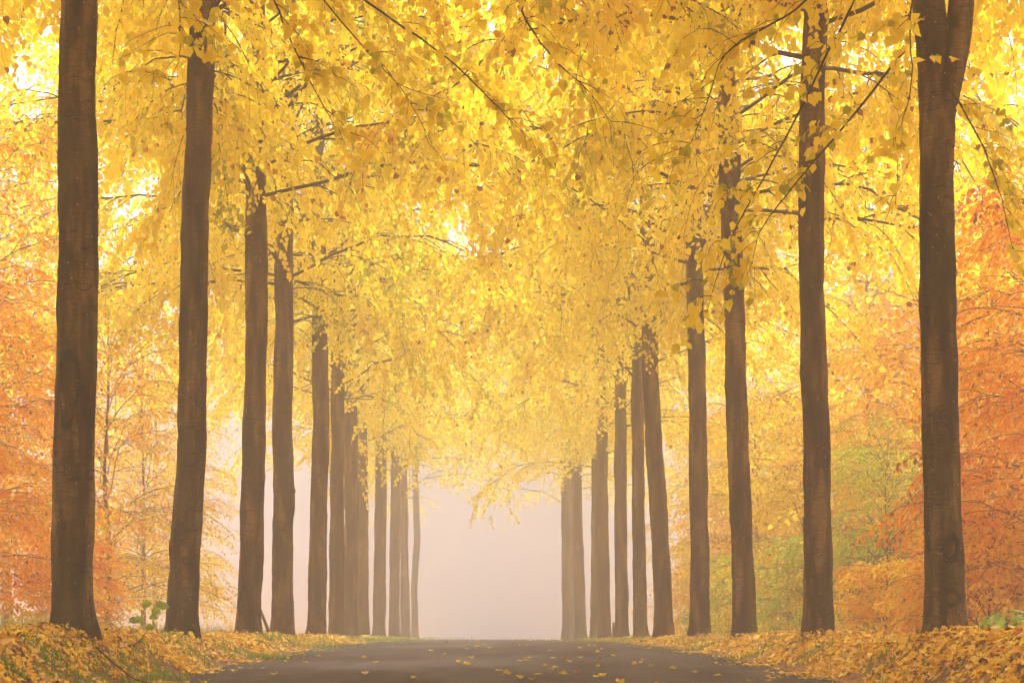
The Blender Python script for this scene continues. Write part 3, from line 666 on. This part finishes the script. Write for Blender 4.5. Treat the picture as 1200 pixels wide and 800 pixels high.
for s in range(5):
    for q, tint in enumerate((.74, .5, .9, .16)):
        b = single_leaf(s); b.t = [np.full(len(x), tint) for x in b.t]
        LM.append((b.mesh('fallen_leaf', [LITTER], True), q))
LAB = ['golden yellow fallen leaf lying on the grey asphalt road', 'orange fallen leaf lying on the grey asphalt road', 'pale cream fallen leaf lying on the grey asphalt road', 'dark brown fallen leaf lying on the grey asphalt road']
spots = [(661, 790, 0, .11), (706, 792, 1, .10), (585, 786, 0, .09), (650, 782, 0, .09), (548, 779, 0, .10), (660, 771, 3, .09), (668, 776, 2, .09), (647, 771, 0, .09), (680, 770, 0, .09), (560, 758, 2, .10), (552, 771, 1, .08), (610, 795, 1, .10), (320, 789, 0, .10), (357, 775, 0, .08), (375, 768, 1, .08), (440, 776, 0, .07), (537, 776, 1, .08), (615, 774, 2, .08), (755, 772, 2, .08), (742, 778, 1, .08), (790, 783, 0, .09), (815, 787, 2, .09), (840, 790, 0, .09), (880, 796, 1, .09), (700, 764, 0, .08), (720, 768, 0, .08)]
def road_depth(py):
    ysx = np.arange(14, 90, .25); pp = HY - (road_surf(0 * ysx, ysx) - EDGE_z) * FPX / ysx
    return float(np.interp(-py, -pp, ysx))
EDGE_z = EYE
pl = []
for (px, py, q, s) in spots:
    y = road_depth(min(py, 798)); pl.append(((px - VX) * y / FPX, y, q, s))
for i in range(75):
    y = 15.5 + 45 * gr.random() ** 1.5; x = float(np.clip(gr.normal(.9, 1.7), -3.3, 3.5))
    pl.append((x, y, int(gr.choice([0, 0, 0, 1, 1, 2, 3])), gr.uniform(.06, .10)))
for i, (x, y, q, s) in enumerate(pl):
    me = LM[(i % 5) * 4 + q][0]
    o = link('fallen_leaf', me, None, (x, y, float(road_surf(x, y)) + .003), gr.uniform(0, 6.28))
    o.scale = (s,) * 3; tag(o, LAB[q], 'leaf', 'single fallen leaves scattered on the asphalt')

# ------------------------------------------------------------------ small things on the verges
def on_ground(px, y): 
    x = (px - VX) * y / FPX; return x, float(ground_z(x, y))
def poly_tube(pts, r, sides=7):
    P = np.array(pts, float); s = np.linspace(0, len(P) - 1, len(P) * 4)
    Q = np.stack([np.interp(s, np.arange(len(P)), P[:, i]) for i in range(3)], -1)
    for i in range(3): Q[1:-1, i] = (Q[:-2, i] + Q[1:-1, i] + Q[2:, i]) / 3
    mb = MB(); tubes(mb, Q[None], np.interp(s, np.arange(len(P)), r)[None], sides); return mb
# fallen branch on the left bank
y0 = 17.9; x0, z0 = on_ground(112, y0)
pts = [(0, 0, .08), (.22, -.1, .10), (.45, -.25, .07), (.62, -.4, .05), (.78, -.55, .035), (.95, -.75, .03)]
b = poly_tube([(p[0], p[1], p[2] + float(ground_z(x0 + p[0], y0 + p[1])) - z0) for p in pts], [.008, .0085, .008, .007, .005, .003])
b2 = poly_tube([(.45, -.25, .09), (.5, -.1, .16), (.55, 0, .26)], [.007, .005, .003], 5)
off = b.n; b.v += b2.v; b.f += [f + off for f in b2.f]; b.t += b2.t; b.m += b2.m; b.n += b2.n
tag(link('fallen_branch', b.mesh('fallen_branch', [TWIG], True), None, (x0, y0, z0)), 'dark fallen branch lying on the leaves beside the nearest left trunk', 'branch')
# leaning stake, low post
x, z = on_ground(317, 35.5)
tag(link('wooden_stake', poly_tube([(0, 0, -.15), (-.07, 0, .15), (-.22, .02, .52)], [.038, .036, .034], 9).mesh('stake', [WOOD], True), None, (x, 35.5, z)), 'leaning greenish wooden stake between the third and fourth left trunks', 'stake')
x, z = on_ground(719, 58)
tag(link('wooden_post', poly_tube([(0, 0, -.2), (0, 0, .25), (.01, 0, .62)], [.05, .048, .047], 10).mesh('post', [WOOD], True), None, (x, 58, z)), 'short weathered wooden post by the far right trunks', 'post')
# sapling with big green leaves
y0 = 24.2; x0, z0 = on_ground(178, y0)
root = link('sapling', None, None, (x0, y0, z0)); tag(root, 'small sapling with big green leaves left of the second left trunk', 'sapling')
b = poly_tube([(0, 0, -.05), (.02, 0, .2), (-.01, 0, .42)], [.008, .006, .004], 5); tubes(b, np.array([[(.02, 0, .22), (.12, -.03, .33), (.18, -.04, .40)], [(.01, 0, .15), (-.1, -.02, .2), (-.2, -.05, .2)]]), np.full((2, 3), .004), 4)
link('stem', b.mesh('stem', [STEM], True), root)
lp = np.array([(-.05, -.02, .46), (.14, -.04, .44), (.2, -.05, .42), (.04, -.03, .26), (-.16, -.05, .22), (-.24, -.06, .2), (.0, -.04, .12), (.08, -.02, .36)])
n = len(lp); LEAFG = leaf_material('sapling_leaf', [(0, (.16, .36, .03)), (1, (.40, .60, .06))], .5, 0)
for i in range(n):
    lb = MB(); s_ = single_leaf(i)
    V = np.concatenate(s_.v); th = R(gr.uniform(30, 75)); az = gr.uniform(-.6, .6)
    V = V @ np.array([[math.cos(az), math.sin(az), 0], [-math.sin(az), math.cos(az), 0], [0, 0, 1]])
    V = np.stack([V[:, 0], V[:, 1] * math.cos(th) - V[:, 2] * math.sin(th), V[:, 1] * math.sin(th) + V[:, 2] * math.cos(th)], -1)
    s_.v = [V]; s_.f = [np.concatenate(s_.f)]; s_.t = [np.full(len(V), gr.uniform(.2, .9))]; s_.m = [np.concatenate(s_.m)]
    o = link('leaf', s_.mesh('leaf', [LEAFG], True), root, lp[i]); o.scale = (.13,) * 3
# stalks and bare sprigs
def sprig(name, label, px, y, stems, m, r=.004, cat='twig'):
    x, z = on_ground(px, y); mb = MB()
    for st in stems:
        q = poly_tube(st, np.linspace(r, r * .4, len(st)), 4); off = mb.n
        mb.v += q.v; mb.f += [f + off for f in q.f]; mb.t += q.t; mb.m += q.m; mb.n += q.n
    return tag(link(name, mb.mesh(name, [m], True), None, (x, y, z)), label, cat)
sprig('dry_grass_stalk', 'tuft of upright dry stalks at the foot of the second right trunk', 941, 24.9, [[(gr.normal(0, .04), 0, -.03), (gr.normal(-.03, .05), .02, .2), (gr.normal(-.06, .08), .02, gr.uniform(.3, .6))] for _ in range(12)], STRAW, .004, 'grass tuft')
sprig('bare_twig', 'bare curved twig standing right of the second right trunk', 1003, 23.5, [[(0, 0, -.05), (-.1, 0, .08), (-.2, 0, .22), (-.27, 0, .42)]], TWIG, .005)
sprig('bare_twig', 'bare bowed twig standing right of the nearest right trunk', 1149, 17.6, [[(0, 0, -.05), (-.02, 0, .1), (-.05, 0, .22), (-.14, 0, .32)], [(-.04, 0, .18), (-.02, 0, .28)]], TWIG, .005)
sprig('dry_stalk', 'loose dry stalks on the bank behind the nearest left trunk', 142, 20.5, [[(gr.normal(0, .15), gr.normal(0, .1), -.03), (gr.normal(0, .2), .02, .15), (gr.normal(0, .3), .02, gr.uniform(.15, .4))] for _ in range(14)], STRAW, .003, 'grass tuft')
for (x, y, s, lab) in ((6.6, 21.8, .34, 'small green bramble bush low right of the nearest right trunk'),):
    forest('bush', x, y, s, FRESH_GREEN, lab, None, 'bush', 'bush')

# ------------------------------------------------------------------ haze
bpy.ops.mesh.primitive_cube_add(size=1)
hz = bpy.context.object; hz.name = 'haze'
x0, x1, y0, y1, z0, z1 = -262, 262, -62, 622, -9.5, 24
hz.location = ((x0 + x1) / 2, (y0 + y1) / 2, (z0 + z1) / 2); hz.scale = (x1 - x0, y1 - y0, z1 - z0)
m, nt, nd, lk = mat('fog_air')
v = N(nd, 'ShaderNodeVolumePrincipled'); v.inputs['Density'].default_value = .0145
v.inputs['Color'].default_value = (.72, .715, .775, 1); v.inputs['Anisotropy'].default_value = -.6
o = N(nd, 'ShaderNodeOutputMaterial'); lk.new(v.outputs[0], o.inputs['Volume'])
hz.data.materials.append(m); struct(hz, 'stuff', 'pale pinkish morning fog filling the avenue', 'fog')

# ------------------------------------------------------------------ light, sky, camera
SUN_EL, SUN_AZ = R(68), R(14)      # azimuth measured from +Y towards +X: the bright sky lies ahead
w = bpy.data.worlds.new('World'); scene.world = w; w.use_nodes = True
nd, lk = w.node_tree.nodes, w.node_tree.links; nd.clear()
sky = N(nd, 'ShaderNodeTexSky', sky_type='NISHITA', sun_disc=False, sun_elevation=SUN_EL, sun_rotation=SUN_AZ)
sky.air_density = 1.0; sky.dust_density = 9.0; sky.ozone_density = .3
hs = N(nd, 'ShaderNodeHueSaturation', Saturation=.25); lk.new(sky.outputs[0], hs.inputs['Color'])
bg = N(nd, 'ShaderNodeBackground', Strength=.06); lk.new(hs.outputs[0], bg.inputs[0])
o = N(nd, 'ShaderNodeOutputWorld'); lk.new(bg.outputs[0], o.inputs[0])
sun = bpy.data.lights.new('sun', 'SUN'); sun.energy = 1.5; sun.angle = R(14); sun.color = (1, .9, .78)
so = link('sun', sun)
dv = Vector((math.sin(SUN_AZ) * math.cos(SUN_EL), math.cos(SUN_AZ) * math.cos(SUN_EL), math.sin(SUN_EL)))
so.rotation_euler = (-dv).to_track_quat('-Z', 'Y').to_euler()

cam = bpy.data.cameras.new('camera'); co = link('camera', cam, None, (0, 0, EYE)); co.rotation_euler = (PI / 2, 0, 0)
cam.sensor_width = 36; cam.lens = 36 * FPX / 1200
cam.shift_y = (HY - 400) / 1200; cam.shift_x = (600 - VX) / 1200
cam.clip_end = 3000; cam.clip_start = .05
cam.dof.use_dof = True; cam.dof.focus_distance = 24; cam.dof.aperture_fstop = 8
scene.camera = co

scene.view_settings.view_transform = 'Standard'; scene.view_settings.look = 'None'
scene.view_settings.exposure = 3.42; scene.view_settings.gamma = 1
scene.render.engine = 'CYCLES'
cy = scene.cycles
cy.max_bounces = 14; cy.diffuse_bounces = 8; cy.transmission_bounces = 10; cy.glossy_bounces = 2; cy.volume_bounces = 3
cy.use_denoising = True
cy.sample_clamp_indirect = 8
